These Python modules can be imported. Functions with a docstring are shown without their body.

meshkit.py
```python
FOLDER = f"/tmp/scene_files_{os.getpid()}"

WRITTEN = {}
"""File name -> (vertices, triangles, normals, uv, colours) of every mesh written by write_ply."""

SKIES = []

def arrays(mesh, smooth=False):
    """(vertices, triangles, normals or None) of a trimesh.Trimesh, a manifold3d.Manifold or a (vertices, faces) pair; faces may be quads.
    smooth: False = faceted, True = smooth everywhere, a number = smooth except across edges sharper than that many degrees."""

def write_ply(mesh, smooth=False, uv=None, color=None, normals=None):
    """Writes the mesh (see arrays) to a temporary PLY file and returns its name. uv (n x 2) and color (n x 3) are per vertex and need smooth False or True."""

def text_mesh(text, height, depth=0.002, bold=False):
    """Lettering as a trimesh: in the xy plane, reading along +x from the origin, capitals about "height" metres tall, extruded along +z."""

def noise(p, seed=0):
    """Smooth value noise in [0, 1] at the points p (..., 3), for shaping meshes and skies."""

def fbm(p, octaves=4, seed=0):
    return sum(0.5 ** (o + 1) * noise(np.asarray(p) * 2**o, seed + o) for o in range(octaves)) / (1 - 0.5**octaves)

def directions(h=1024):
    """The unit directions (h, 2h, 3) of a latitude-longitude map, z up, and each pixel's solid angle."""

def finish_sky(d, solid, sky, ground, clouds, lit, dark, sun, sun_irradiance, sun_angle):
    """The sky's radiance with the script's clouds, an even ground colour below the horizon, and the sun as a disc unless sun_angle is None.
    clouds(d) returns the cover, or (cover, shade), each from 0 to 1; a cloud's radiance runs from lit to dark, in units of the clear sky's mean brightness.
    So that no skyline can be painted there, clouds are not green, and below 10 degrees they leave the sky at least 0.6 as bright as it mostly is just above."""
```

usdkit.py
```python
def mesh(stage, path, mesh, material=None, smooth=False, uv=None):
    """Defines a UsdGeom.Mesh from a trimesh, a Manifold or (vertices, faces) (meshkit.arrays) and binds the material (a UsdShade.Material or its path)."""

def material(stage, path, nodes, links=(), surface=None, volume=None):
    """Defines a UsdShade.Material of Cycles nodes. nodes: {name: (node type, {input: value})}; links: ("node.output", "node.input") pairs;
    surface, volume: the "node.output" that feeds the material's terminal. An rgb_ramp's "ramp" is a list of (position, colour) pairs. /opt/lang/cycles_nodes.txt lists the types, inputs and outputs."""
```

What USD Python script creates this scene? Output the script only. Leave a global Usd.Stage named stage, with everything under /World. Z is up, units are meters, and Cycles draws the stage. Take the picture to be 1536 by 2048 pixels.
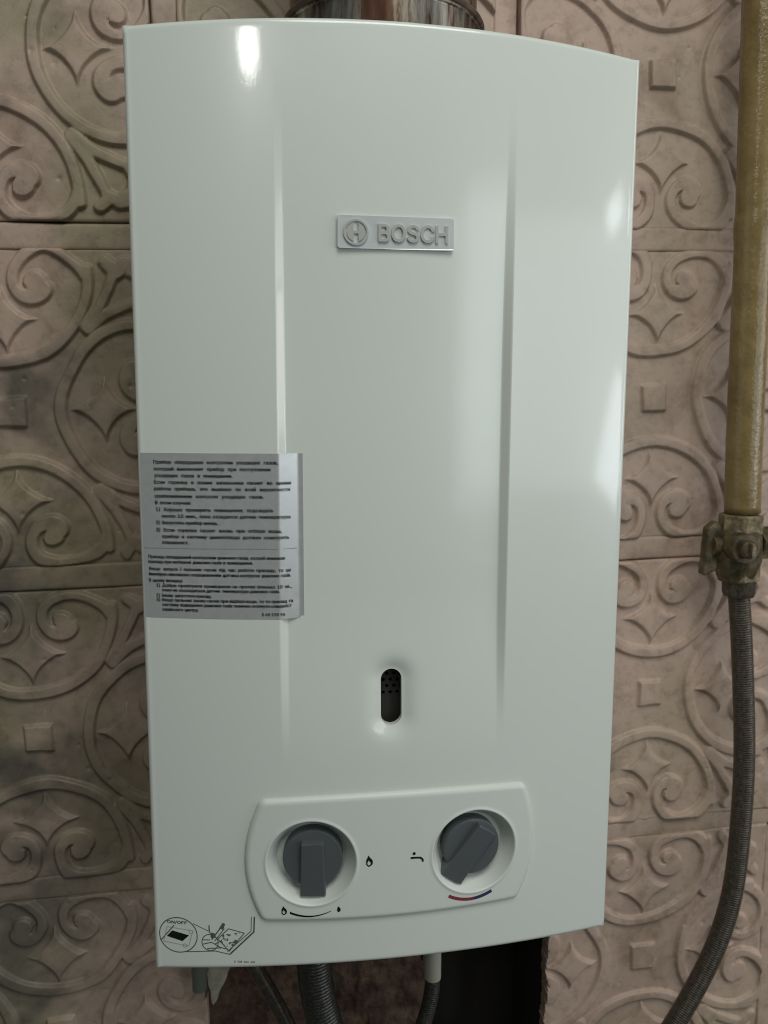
import math, random
import numpy as np, trimesh, shapely, manifold3d
from shapely.geometry import Polygon, LineString, Point, box as sbox
from shapely import affinity
from scipy.spatial import cKDTree
from scipy.ndimage import gaussian_filter
import usdkit, meshkit
from pxr import Usd, UsdGeom, UsdShade, UsdLux, Gf, Sdf, Vt

random.seed(7); RNG = np.random.default_rng(7)
stage = Usd.Stage.CreateInMemory()
UsdGeom.SetStageUpAxis(stage, UsdGeom.Tokens.z); UsdGeom.SetStageMetersPerUnit(stage, 1.0)
UsdGeom.Xform.Define(stage, '/World'); UsdGeom.Scope.Define(stage, '/World/Looks')

# ------------------------------------------------------------------ camera (solved from the photograph's perspective)
CAM = np.array([-0.08165, -0.68081, 0.07962]); ROT = np.array([-0.13229, 0.00659, -0.14776]); FPX = 1657.84
a = np.linalg.norm(ROT); k = ROT / a; K = np.array([[0, -k[2], k[1]], [k[2], 0, -k[0]], [-k[1], k[0], 0]])
RM = np.eye(3) + math.sin(a) * K + (1 - math.cos(a)) * K @ K
cam = UsdGeom.Camera.Define(stage, '/World/camera')
cam.CreateHorizontalApertureAttr(36.0); cam.CreateVerticalApertureAttr(48.0)
cam.CreateFocalLengthAttr(36.0 * FPX / 1536.0); cam.CreateClippingRangeAttr(Gf.Vec2f(0.01, 100))
X, Y, Z = RM @ [1, 0, 0], RM @ [0, 0, 1], -(RM @ [0, 1, 0])
cam.AddTransformOp().Set(Gf.Matrix4d(*X, 0, *Y, 0, *Z, 0, *CAM, 1))
EXPOSURE = 0.0
cam.CreateExposureAttr(EXPOSURE)
cam.CreateFStopAttr(16.0); cam.CreateFocusDistanceAttr(0.51)

# ------------------------------------------------------------------ light: a dim kitchen, ceiling bounce, one bulb, daylight from the right
usdkit.material(stage, '/World/Looks/room_air', {'b': ('background_shader', {'color': (0.90, 1.0, 0.93), 'strength': 0.07})}, [], surface='b.background')
dome = UsdLux.DomeLight.Define(stage, '/World/room_glow')
UsdShade.MaterialBindingAPI.Apply(dome.GetPrim()).Bind(UsdShade.Material.Get(stage, '/World/Looks/room_air'))

def aim(x, pos, target, roll=0):
    pos, target = np.array(pos, float), np.array(target, float)
    z = pos - target; z /= np.linalg.norm(z)
    up = np.array([0, 0, 1.0]) if abs(z[2]) < .95 else np.array([0, 1.0, 0])
    r = np.cross(up, z); r /= np.linalg.norm(r); u = np.cross(z, r)
    c_, s_ = math.cos(roll), math.sin(roll); r, u = c_ * r + s_ * u, c_ * u - s_ * r
    x.AddTransformOp().Set(Gf.Matrix4d(*r, 0, *u, 0, *z, 0, *pos, 1))

def rect_light(name, pos, target, w, h, radiance, color, roll=0):
    l = UsdLux.RectLight.Define(stage, '/World/' + name); l.CreateWidthAttr(w); l.CreateHeightAttr(h)
    l.CreateIntensityAttr(radiance); l.CreateColorAttr(Gf.Vec3f(*color)); aim(l, pos, target, roll)

def along(px, az, el, d):
    az, el = math.radians(az), math.radians(el)
    return np.array(px) + d * np.array([math.sin(az) * math.cos(el), -math.cos(az) * math.cos(el), math.sin(el)])

rect_light('ceiling_bounce', (0.14, -1.14, 1.30), (0.03, -0.45, 0), 0.9, 0.75, 5.8, (0.97, 1.0, 0.94))
bulb = UsdLux.SphereLight.Define(stage, '/World/ceiling_bulb'); bulb.CreateRadiusAttr(0.045)
bulb.CreateIntensityAttr(60.0); bulb.CreateColorAttr(Gf.Vec3f(1.0, 1.0, 0.94))
bulb.AddTranslateOp().Set(Gf.Vec3d(*along((-.085, -.181, .276), -18.7, 21.4, 1.75)))
P1 = np.array([.138, -.17, .12])
DAY = (0.86, 0.96, 1.0)
rect_light('window_upper_pane', along((.140, -.169, .197), 53.5, 12.0, 1.6), P1, 0.10, 0.075, 9.0, DAY, math.radians(30))
rect_light('window_lower_pane', along((.136, -.170, .033), 58.0, -2.5, 1.6), P1, 0.30, 0.30, 5.5, DAY, math.radians(-24))
rect_light('window_side_pane', along((.155, -.165, .05), 72.0, 14.0, 1.6), P1, 0.55, 0.9, 2.7, (1.0, 0.93, 0.90))
for n_, w_, h_, r_ in (('doorway_daylight', .13, .48, 1.1), ('doorway_daylight_edge', .25, .66, .9), ('doorway_daylight_rim', .40, .84, .8)):
    rect_light(n_, along((.051, -.185, .085), 26.0, 1.5, 2.2), (.051, -.185, .09), w_, h_, r_ * 1.5, DAY)
rect_light('daylit_room_wall', along((.09, -.18, .06), 41.0, 4.0, 2.6), (.09, -.18, .06), 1.75, 0.98, 1.35, (0.90, 0.96, 1.0))

# ------------------------------------------------------------------ helpers
def mat(name, nodes, links=(), surface='p.BSDF'):
    return usdkit.material(stage, '/World/Looks/' + name, nodes, links, surface=surface)

def simple(name, color, rough=.5, **kw):
    return mat(name, {'p': ('principled_bsdf', {'base_color': color, 'roughness': rough, **kw})})

def path_for(name, parent):
    base = (parent.GetPath().pathString if parent is not None else '/World') + '/' + name
    if not stage.GetPrimAtPath(base): return base
    n = 1
    while stage.GetPrimAtPath(f'{base}_{n:03d}'): n += 1
    return f'{base}_{n:03d}'

def part(name, mesh, m, parent=None, smooth=False):
    return usdkit.mesh(stage, path_for(name, parent), mesh, m, smooth=smooth).GetPrim()

def tag(p, label=None, cat=None, group=None, kind=None):
    for k_, v_ in (('label', label), ('category', cat), ('group', group), ('kind', kind)):
        if v_: p.SetCustomDataByKey(k_, v_)
    return p

def thing(name, label, cat, group=None, kind=None):
    x = UsdGeom.Xform.Define(stage, path_for(name, None))
    return tag(x.GetPrim(), label, cat, group, kind)

def sub(name, parent):
    return UsdGeom.Xform.Define(stage, path_for(name, parent)).GetPrim()

def sstep(t):
    t = np.clip(t, 0, 1); return t * t * (3 - 2 * t)

def grid_faces(n, m):
    i, j = np.meshgrid(np.arange(n - 1), np.arange(m - 1), indexing='ij'); q = (i * m + j).ravel()
    return np.c_[q, q + m, q + m + 1, q + 1]

def tri(q): return np.vstack([q[:, [0, 1, 2]], q[:, [0, 2, 3]]])

def tube(pts, radius, n=20, rfun=None, step=None, caps=True):
    """tube along a smooth path; rfun(s) scales the radius by arc length"""
    from scipy.interpolate import CubicSpline
    pts = np.array(pts, float); s = np.r_[0, np.cumsum(np.linalg.norm(np.diff(pts, axis=0), axis=1))]
    L = s[-1]; k_ = max(int(L / (step or radius * .5)), 2); t = np.linspace(0, L, k_ + 1)
    C = CubicSpline(s, pts)(t) if len(pts) > 2 else np.array([np.interp(t, s, pts[:, i]) for i in range(3)]).T
    T = np.gradient(C, axis=0); T /= np.linalg.norm(T, axis=1, keepdims=True)
    ref = np.array([0, 1.0, 0]) if abs(T[0][1]) < .9 else np.array([1.0, 0, 0])
    A = np.cross(T, ref); A /= np.linalg.norm(A, axis=1, keepdims=True); B = np.cross(T, A)
    r = np.full(len(t), radius) if rfun is None else np.array([rfun(x) for x in t])
    th = np.linspace(0, 2 * np.pi, n, endpoint=False)
    V = C[:, None] + r[:, None, None] * (np.cos(th)[None, :, None] * A[:, None] + np.sin(th)[None, :, None] * B[:, None])
    V = V.reshape(-1, 3); i, j = np.meshgrid(np.arange(k_), np.arange(n), indexing='ij')
    q = np.c_[(i * n + j).ravel(), (i * n + (j + 1) % n).ravel(), ((i + 1) * n + (j + 1) % n).ravel(), ((i + 1) * n + j).ravel()]
    F = tri(q)
    if caps:
        V = np.vstack([V, C[0], C[-1]]); e = len(V); j = np.arange(n)
        F = np.vstack([F, np.c_[(j + 1) % n, j, np.full(n, e - 2)], np.c_[k_ * n + j, k_ * n + (j + 1) % n, np.full(n, e - 1)]])
    m = trimesh.Trimesh(V, F, process=False); trimesh.repair.fix_normals(m)
    return m

def revolve(profile, n=48):
    return trimesh.creation.revolve(np.array(profile, float), sections=n)

def hullm(points): return trimesh.convex.convex_hull(np.array(points))

def pos_noise(scale, detail=4, rough=.55, **kw):
    return ('noise_texture', {'scale': scale, 'detail': detail, 'roughness': rough, **kw})

# ------------------------------------------------------------------ materials
M = {}
# old oil paint on cast relief tiles: pinkish beige, olive and brown staining, faint yellowing
M['tile'] = mat('tile_paint', {
    'g': ('geometry', {}), 'oi': ('object_info', {}), 'xyz': ('separate_xyz', {}),
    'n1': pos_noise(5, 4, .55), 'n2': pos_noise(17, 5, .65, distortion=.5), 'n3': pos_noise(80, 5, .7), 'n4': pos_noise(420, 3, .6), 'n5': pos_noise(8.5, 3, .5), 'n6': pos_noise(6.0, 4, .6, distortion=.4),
    'off': ('vector_math', {'math_type': 'add', 'vector2': (3.7, 1.2, 8.4)}), 'off2': ('vector_math', {'math_type': 'add', 'vector2': (9.1, 4.2, 2.3)}),
    'c1': ('rgb_ramp', {'ramp': [(0.32, (.50, .385, .30)), (0.50, (.555, .405, .328)), (0.68, (.485, .368, .30))]}),
    'olive': ('rgb_ramp', {'ramp': [(0.44, (0, 0, 0)), (0.60, (.85, .85, .85))]}),
    'brown': ('rgb_ramp', {'ramp': [(0.52, (0, 0, 0)), (0.72, (.6, .6, .6))]}),
    'dark_tone': ('rgb_ramp', {'ramp': [(0.42, (0, 0, 0)), (0.58, (.92, .92, .92))]}),  # dark blotches: sooty mottling, deepened to paint in shade on the left wall
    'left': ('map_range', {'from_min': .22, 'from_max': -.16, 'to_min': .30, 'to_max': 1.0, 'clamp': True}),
    'left_shade': ('map_range', {'from_min': -.15, 'from_max': -.27, 'to_min': .08, 'to_max': 1.0, 'clamp': True}),  # confines the painted left-side shade and mottling to the left of the wall
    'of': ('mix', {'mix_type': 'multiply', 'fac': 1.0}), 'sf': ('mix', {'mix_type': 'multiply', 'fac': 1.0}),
    'spk': ('rgb_ramp', {'ramp': [(0.30, (.66, .64, .62)), (0.5, (1, 1, 1)), (0.75, (1.06, 1.05, 1.04))]}),
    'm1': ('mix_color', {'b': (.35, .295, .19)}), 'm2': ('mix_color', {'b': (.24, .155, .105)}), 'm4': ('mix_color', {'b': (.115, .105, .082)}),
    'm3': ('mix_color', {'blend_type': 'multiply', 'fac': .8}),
    'hv': ('map_range', {'from_min': 0, 'from_max': 1, 'to_min': .92, 'to_max': 1.06}),
    'hs': ('hsv', {}), 'bsum': ('mix_float', {'fac': .35}),
    'b': ('bump', {'strength': .45, 'distance': .001}),
    'rr': ('map_range', {'from_min': .3, 'from_max': .7, 'to_min': .36, 'to_max': .58}),
    'p': ('principled_bsdf', {'specular_ior_level': .42})},
    [('g.position', 'off.vector1'), ('g.position', 'off2.vector1'), ('g.position', 'xyz.vector')] + [('g.position', f'n{q}.vector') for q in (1, 2, 3, 4)] +
    [('off.vector', 'n5.vector'), ('off2.vector', 'n6.vector'), ('xyz.x', 'left.value'), ('xyz.x', 'left_shade.value'),
     ('n1.fac', 'c1.fac'), ('n2.fac', 'brown.fac'), ('n5.fac', 'olive.fac'), ('n6.fac', 'dark_tone.fac'), ('n3.fac', 'spk.fac'),
     ('olive.color', 'of.color1'), ('left.result', 'of.color2'), ('dark_tone.color', 'sf.color1'), ('left_shade.result', 'sf.color2'),
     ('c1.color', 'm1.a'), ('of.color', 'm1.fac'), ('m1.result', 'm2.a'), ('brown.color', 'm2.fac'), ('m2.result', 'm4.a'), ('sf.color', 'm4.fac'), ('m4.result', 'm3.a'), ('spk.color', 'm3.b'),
     ('oi.random', 'hv.value'), ('hv.result', 'hs.value'), ('m3.result', 'hs.color'), ('hs.color', 'p.base_color'),
     ('n3.fac', 'bsum.a'), ('n4.fac', 'bsum.b'), ('bsum.result', 'b.height'), ('b.normal', 'p.normal'), ('n3.fac', 'rr.value'), ('rr.result', 'p.roughness')])
# white stove enamel, faint orange peel
M['enamel'] = mat('white_enamel', {
    'g': ('geometry', {}), 'n': pos_noise(900, 2, .5), 'n2': pos_noise(16, 4, .6),
    'b': ('bump', {'strength': .10, 'distance': .0002}),
    'r': ('map_range', {'from_min': .3, 'from_max': .7, 'to_min': .22, 'to_max': .30}),
    'p': ('principled_bsdf', {'base_color': (.765, .80, .745), 'coat_weight': .75, 'coat_roughness': .055})},
    [('g.position', 'n.vector'), ('g.position', 'n2.vector'), ('n.fac', 'b.height'), ('b.normal', 'p.normal'), ('b.normal', 'p.coat_normal'), ('n2.fac', 'r.value'), ('r.result', 'p.roughness')])
M['fascia'] = mat('fascia_plastic', {
    'g': ('geometry', {}), 'n': pos_noise(1500, 2), 'b': ('bump', {'strength': .15, 'distance': .0002}),
    'p': ('principled_bsdf', {'base_color': (.735, .765, .72), 'roughness': .40})},
    [('g.position', 'n.vector'), ('n.fac', 'b.height'), ('b.normal', 'p.normal')])
M['knob'] = mat('knob_plastic', {
    'g': ('geometry', {}), 'n': pos_noise(1200, 2), 'b': ('bump', {'strength': .2, 'distance': .0002}),
    'p': ('principled_bsdf', {'base_color': (.095, .104, .112), 'roughness': .42})},
    [('g.position', 'n.vector'), ('n.fac', 'b.height'), ('b.normal', 'p.normal')])
M['foil'] = mat('silver_foil', {
    'g': ('geometry', {}), 'n': pos_noise(120, 4), 'r': ('map_range', {'from_min': .3, 'from_max': .7, 'to_min': .30, 'to_max': .38}),
    'p': ('principled_bsdf', {'base_color': (.66, .67, .67), 'metallic': .5, 'coat_weight': .6, 'coat_roughness': .16})},
    [('g.position', 'n.vector'), ('n.fac', 'r.value'), ('r.result', 'p.roughness')])
M['badge'] = simple('badge_satin', (.66, .69, .69), .30, metallic=.2)
M['chrome'] = simple('badge_chrome', (.78, .77, .73), .17, metallic=.45)
M['ink'] = simple('print_ink', (.009, .01, .01), .75, specular_ior_level=.2)
M['ink_soft'] = simple('print_ink_faded', (.10, .11, .105), .6)
M['gray_print'] = simple('print_gray', (.36, .38, .36), .6)
M['red'] = simple('print_red', (.24, .035, .05), .5)
M['blue'] = simple('print_blue', (.03, .036, .10), .5)
M['black_metal'] = simple('sooted_metal', (.06, .055, .05), .55, metallic=.5)
M['chassis'] = simple('chassis_gray', (.25, .25, .24), .6)
M['pipe'] = mat('ochre_pipe_paint', {
    'g': ('geometry', {}), 'n': pos_noise(35, 5, .6), 'n2': pos_noise(260, 3),
    'c': ('rgb_ramp', {'ramp': [(.3, (.17, .118, .045)), (.52, (.25, .178, .072)), (.75, (.29, .212, .098))]}),
    'b': ('bump', {'strength': .45, 'distance': .0012}),
    'p': ('principled_bsdf', {'roughness': .2, 'specular_ior_level': .55})},
    [('g.position', 'n.vector'), ('g.position', 'n2.vector'), ('n.fac', 'c.fac'), ('c.color', 'p.base_color'), ('n2.fac', 'b.height'), ('b.normal', 'p.normal')])
M['valve'] = mat('smeared_valve_paint', {
    'g': ('geometry', {}), 'n': pos_noise(75, 6, .7), 'n2': pos_noise(220, 4),
    'c': ('rgb_ramp', {'ramp': [(.34, (.06, .043, .02)), (.48, (.15, .11, .055)), (.60, (.30, .24, .14)), (.75, (.42, .35, .23))]}),
    'b': ('bump', {'strength': .8, 'distance': .002}),
    'p': ('principled_bsdf', {'roughness': .55})},
    [('g.position', 'n.vector'), ('g.position', 'n2.vector'), ('n.fac', 'c.fac'), ('c.color', 'p.base_color'), ('n2.fac', 'b.height'), ('b.normal', 'p.normal')])
M['hose'] = mat('dark_braided_hose', {
    'g': ('geometry', {}), 'n': pos_noise(300, 3), 'c': ('rgb_ramp', {'ramp': [(.3, (.048, .038, .029)), (.7, (.12, .098, .076))]}),
    'p': ('principled_bsdf', {'metallic': .35, 'roughness': .33})},
    [('g.position', 'n.vector'), ('n.fac', 'c.fac'), ('c.color', 'p.base_color')])
M['steel_hose'] = mat('steel_braided_hose', {
    'g': ('geometry', {}), 'n': pos_noise(500, 3), 'c': ('rgb_ramp', {'ramp': [(.3, (.035, .035, .032)), (.7, (.12, .12, .11))]}),
    'p': ('principled_bsdf', {'metallic': .7, 'roughness': .38})},
    [('g.position', 'n.vector'), ('n.fac', 'c.fac'), ('c.color', 'p.base_color')])
M['plastic'] = simple('fitting_plastic', (.46, .45, .38), .45)
M['grey_pipe'] = simple('grey_pipe', (.16, .165, .15), .5)
M['mortar'] = mat('mortar_lump', {
    'g': ('geometry', {}), 'n': pos_noise(120, 5, .65), 'c': ('rgb_ramp', {'ramp': [(.3, (.33, .29, .22)), (.7, (.52, .48, .38))]}),
    'b': ('bump', {'strength': .6, 'distance': .002}), 'p': ('principled_bsdf', {'roughness': .85})},
    [('g.position', 'n.vector'), ('n.fac', 'c.fac'), ('c.color', 'p.base_color'), ('n.fac', 'b.height'), ('b.normal', 'p.normal')])
M['bare'] = mat('bare_brown_wall', {
    'g': ('geometry', {}), 'mp': ('mapping', {'scale': (1, 1, 2.6)}), 'n': pos_noise(24, 6, .65), 'n2': pos_noise(130, 5, .7),
    'c': ('rgb_ramp', {'ramp': [(.32, (.055, .03, .022)), (.5, (.11, .062, .043)), (.62, (.15, .094, .064)), (.78, (.21, .155, .11))]}),
    'b': ('bump', {'strength': .9, 'distance': .004}), 'p': ('principled_bsdf', {'roughness': .9})},
    [('g.position', 'mp.vector'), ('mp.vector', 'n.vector'), ('g.position', 'n2.vector'), ('n.fac', 'c.fac'), ('c.color', 'p.base_color'), ('n2.fac', 'b.height'), ('b.normal', 'p.normal')])
M['dark_tone'] = simple('niche_black', (.035, .03, .026), .9)  # one even near-black brown for the niche
M['flue'] = mat('stained_flue_metal', {
    'g': ('geometry', {}), 'mp': ('mapping', {'scale': (34, 34, 5)}), 'n': ('noise_texture', {'scale': 1.0, 'detail': 6, 'roughness': .7}), 'n2': pos_noise(160, 4),
    'c': ('rgb_ramp', {'ramp': [(.34, (.05, .024, .016)), (.46, (.11, .062, .042)), (.52, (.28, .25, .21)), (.62, (.52, .51, .47)), (.74, (.22, .19, .16))]}),
    'p': ('principled_bsdf', {'metallic': .9, 'roughness': .33})},
    [('g.position', 'mp.vector'), ('mp.vector', 'n.vector'), ('n.fac', 'c.fac'), ('c.color', 'p.base_color')])
M['flue_dark'] = mat('rusty_flue_seam', {
    'g': ('geometry', {}), 'n': pos_noise(60, 5, .65), 'c': ('rgb_ramp', {'ramp': [(.35, (.045, .026, .02)), (.7, (.16, .11, .085))]}),
    'p': ('principled_bsdf', {'metallic': .3, 'roughness': .5})},
    [('g.position', 'n.vector'), ('n.fac', 'c.fac'), ('c.color', 'p.base_color')])

# ------------------------------------------------------------------ the tiled wall
PITCH, WX, WZ, WTH = 0.26327, -0.00625, 0.34068, 0.02549          # tile module and the lattice's slight turn
CT, ST = math.cos(WTH), math.sin(WTH)
def wall_xyz(i, j, y):                                              # lattice coordinates (tile column, tile row) -> metres
    aa, bb = WX + np.asarray(i) * PITCH, WZ - np.asarray(j) * PITCH
    return np.stack([CT * aa - ST * bb, np.broadcast_to(y, np.shape(aa)), ST * aa + CT * bb], -1)

def heart_lines():
    """centre lines of the scrolled heart that opens towards +v, each sample with its half width"""
    S = []
    for a_ in np.linspace(-90, 6, 160):
        S.append((.485 * math.cos(math.radians(a_)), .775 + .485 * math.sin(math.radians(a_)), .036))
    n = 260
    for q in range(n):
        f = q / (n - 1); ang = math.radians(8 + f * 300); dg = f * 300
        r = np.interp(dg, [0, 40, 90, 150, 190, 250, 300], [.287, .243, .176, .130, .108, .074, .045])
        S.append((.19 + r * math.cos(ang), .735 + r * math.sin(ang), np.interp(dg, [0, 60, 150, 190, 250, 300], [.037, .038, .034, .036, .052, .064])))
    S.append((.185, .735, .072))
    S = np.array(S); Mi = S * [-1, 1, 1]
    return np.vstack([S, Mi])
def dense(poly, w0, w1, n=80):
    l = LineString(poly); return np.array([(*l.interpolate(t, normalized=True).coords[0], w0 + (w1 - w0) * t) for t in np.linspace(0, 1, n)])
H1 = heart_lines()
def rot4(S):
    out = [S]
    for c, s in ((0, 1), (-1, 0), (0, -1)):
        out.append(np.c_[S[:, 0] * c - S[:, 1] * s, S[:, 0] * s + S[:, 1] * c, S[:, 2]])
    return np.vstack(out)
leaf = np.vstack([dense([(.46, .47), (.545, .585), (.60, .70), (.63, .775)], .038, .030), dense([(.63, .775), (.69, .82), (.755, .80)], .036, .052, 30)])
leaf = np.vstack([leaf, dense([(.64, .80), (.585, .855)], .04, .035, 20)])
leaf = np.vstack([leaf, leaf[:, [1, 0, 2]]])
LINES = np.vstack([rot4(H1), rot4(leaf)])
TREE = cKDTree(LINES[:, :2])
def star(cx, cy, r, p=.66):
    t = np.linspace(0, 2 * np.pi, 96, endpoint=False); c, s = np.cos(t), np.sin(t)
    q = (np.abs(c) ** p + np.abs(s) ** p) ** (-1 / p)
    return Polygon(np.c_[cx + r * q * c, cy + r * q * s])
STARS = [star(.53 * c, .53 * s, .19) for c, s in ((0, 1), (1, 0), (0, -1), (-1, 0))] + [sbox(-.085, -.088, .085, .088)]
SHAPES = shapely.union_all(STARS)

def make_tile(i, j, N, parent, nudge=(0, 0), wear=1.0, cut=None):
    rs = np.random.default_rng(1000 + 37 * (i + 5) + 101 * (j + 5))
    E_ = .932
    u = np.linspace(-E_, E_, N); U, V = np.meshgrid(u, u, indexing='ij')
    def lump(s):
        n = gaussian_filter(rs.standard_normal((N, N)), s * N, mode='nearest'); return n / (n.std() + 1e-9)
    wu, wv = U + lump(.05) * .010, V + lump(.05) * .010
    p = np.c_[wu.ravel(), wv.ravel()]
    d, ix = TREE.query(p, k=6)
    sd = (d - LINES[ix, 2]).min(1)
    pts = shapely.points(p); ds = shapely.distance(SHAPES, pts); near = ds < .08
    inside = np.zeros(len(p)); ins = ds <= 0
    inside[ins] = shapely.distance(SHAPES.boundary, pts[ins])
    sd = np.minimum(sd, np.where(ins, -inside, ds)).reshape(N, N)
    h = sstep((.005 - sd) / .014) + .06 * sstep((-.01 - sd) / .04)
    h = gaussian_filter(h, .0016 * N * wear)
    wob = 1 + .12 * lump(.10)
    h = h * wob * .0036 + lump(.14) * .00045 + lump(.012) * .00007
    for _ in range(int(14 * (N > 150))):                             # blisters, chips and pin holes in the old paint
        cu, cv, r = rs.uniform(-.9, .9), rs.uniform(-.9, .9), rs.uniform(.006, .016)
        h -= .0013 * rs.uniform(.4, 1) * np.exp(-((U - cu) ** 2 + (V - cv) ** 2) / (r * r))
    edge = np.maximum(np.abs(U), np.abs(V)); h -= .0010 * sstep((edge - .917) / .015)
    P3 = wall_xyz(i + U / 2, j - V / 2, -h)
    P3[..., 0] += nudge[0]; P3[..., 2] += nudge[1]
    V3 = P3.reshape(-1, 3); F = grid_faces(N, N)
    if cut is not None:
        c = V3[F].mean(1); F = F[~cut(c)]
    # skirt back to the wall
    if cut is None:
        loop = np.r_[np.arange(N) * N, (N - 1) * N + np.arange(1, N), (np.arange(N - 2, -1, -1)) * N + N - 1, np.arange(N - 2, 0, -1)]
    else:
        e = np.sort(np.vstack([F[:, [0, 1]], F[:, [1, 2]], F[:, [2, 3]], F[:, [3, 0]]]), 1)
        loop = None
    T = tri(F)
    if loop is not None:
        back = V3[loop].copy(); back[:, 1] = .012; n0 = len(V3); L = len(loop); q = np.arange(L)
        T = np.vstack([T, tri(np.c_[loop[q], n0 + q, n0 + (q + 1) % L, loop[(q + 1) % L]])]); V3 = np.vstack([V3, back])
    else:
        de = np.vstack([F[:, [0, 1]], F[:, [1, 2]], F[:, [2, 3]], F[:, [3, 0]]]); se = np.sort(de, 1)
        _, inv, cnt = np.unique(se, axis=0, return_inverse=True, return_counts=True)
        be = de[cnt[inv.ravel()] == 1]; ids, ren = np.unique(be, return_inverse=True); ren = ren.reshape(be.shape)
        back = V3[ids].copy(); back[:, 1] = .012; n0 = len(V3)
        T = np.vstack([T, tri(np.c_[be[:, 0], n0 + ren[:, 0], n0 + ren[:, 1], be[:, 1]])]); V3 = np.vstack([V3, back])
        used, T = np.unique(T, return_inverse=True); T = T.reshape(-1, 3); V3 = V3[used]
    m = trimesh.Trimesh(V3, T, process=False)
    f0 = m.face_normals[: len(F)]
    if f0[:, 1].mean() > 0: m.invert()
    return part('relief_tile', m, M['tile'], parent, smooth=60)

wall = thing('wall', 'old wall of pinkish beige relief tiles with scrolled hearts and stars', 'wall', kind='structure')
def ragged(c):                                                     # the torn left edge of the tile under the heater's right corner
    edge = .1745 + .0006 * np.sin(c[:, 2] * 90) + .0003 * np.sin(c[:, 2] * 410 + 1)
    return (c[:, 0] < edge)
NUDGE = {(1, 2): (.001, -.0018), (-1, 2): (.001, -.001), (1, 3): (0, .001), (-1, 0): (-.002, .002), (1, 0): (.002, -.001)}
for j in range(-1, 5):
    for i in range(-2, 3):
        if (i, j) in ((0, 3), (0, 4)): continue
        seen = i in (-1, 1) and 0 <= j <= 3 or (i, j) == (0, 0)
        make_tile(i, j, 290 if seen else 84, wall, NUDGE.get((i, j), (0, 0)), wear=1.0 + .25 * ((i * 3 + j * 5) % 3) / 2 if seen else 1,
                  cut=ragged if (i, j) in ((1, 3), (1, 4)) else None)

def strip(i0, i1, j0, j1, seed, cutx=None):
    """raised painted joint strip between two tiles, from lattice point to lattice point"""
    rs = np.random.default_rng(seed); n = 120; m = 15
    t = np.linspace(0, 1, n); w = np.linspace(-1, 1, m); hw = .0400
    wob = gaussian_filter(rs.standard_normal(n), 5); wob /= wob.std(); wob2 = gaussian_filter(rs.standard_normal(n), 9); wob2 /= wob2.std()
    prof = np.array([-.0030, -.0012, .0004, .0010, .0013, .0014, .0014, .0014, .0014, .0013, .0012, .0010, .0004, -.0012, -.0030])
    w = np.array([-1, -.95, -.88, -.82, -.7, -.5, -.25, 0, .25, .5, .7, .82, .88, .95, 1]); T_, W_ = np.meshgrid(t, w, indexing='ij')
    hwt = hw * (1 + .012 * wob[:, None]); off = .0006 * wob2[:, None]
    if j0 == j1: I, J = i0 + (i1 - i0) * T_, j0 - W_ * hwt + off
    else: I, J = i0 - W_ * hwt + off, j0 + (j1 - j0) * T_
    P = wall_xyz(I, J, -(prof[None] + .0004 * wob[:, None] * (prof[None] > 0) + 0 * T_))
    V = P.reshape(-1, 3); F = grid_faces(n, m)
    if cutx is not None: F = F[V[F].mean(1)[:, 0] > cutx]
    mm = trimesh.Trimesh(V, tri(F), process=False)
    if mm.face_normals[:, 1].mean() > 0: mm.invert()
    part('joint_strip', mm, M['tile'], wall, smooth=50)
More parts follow.
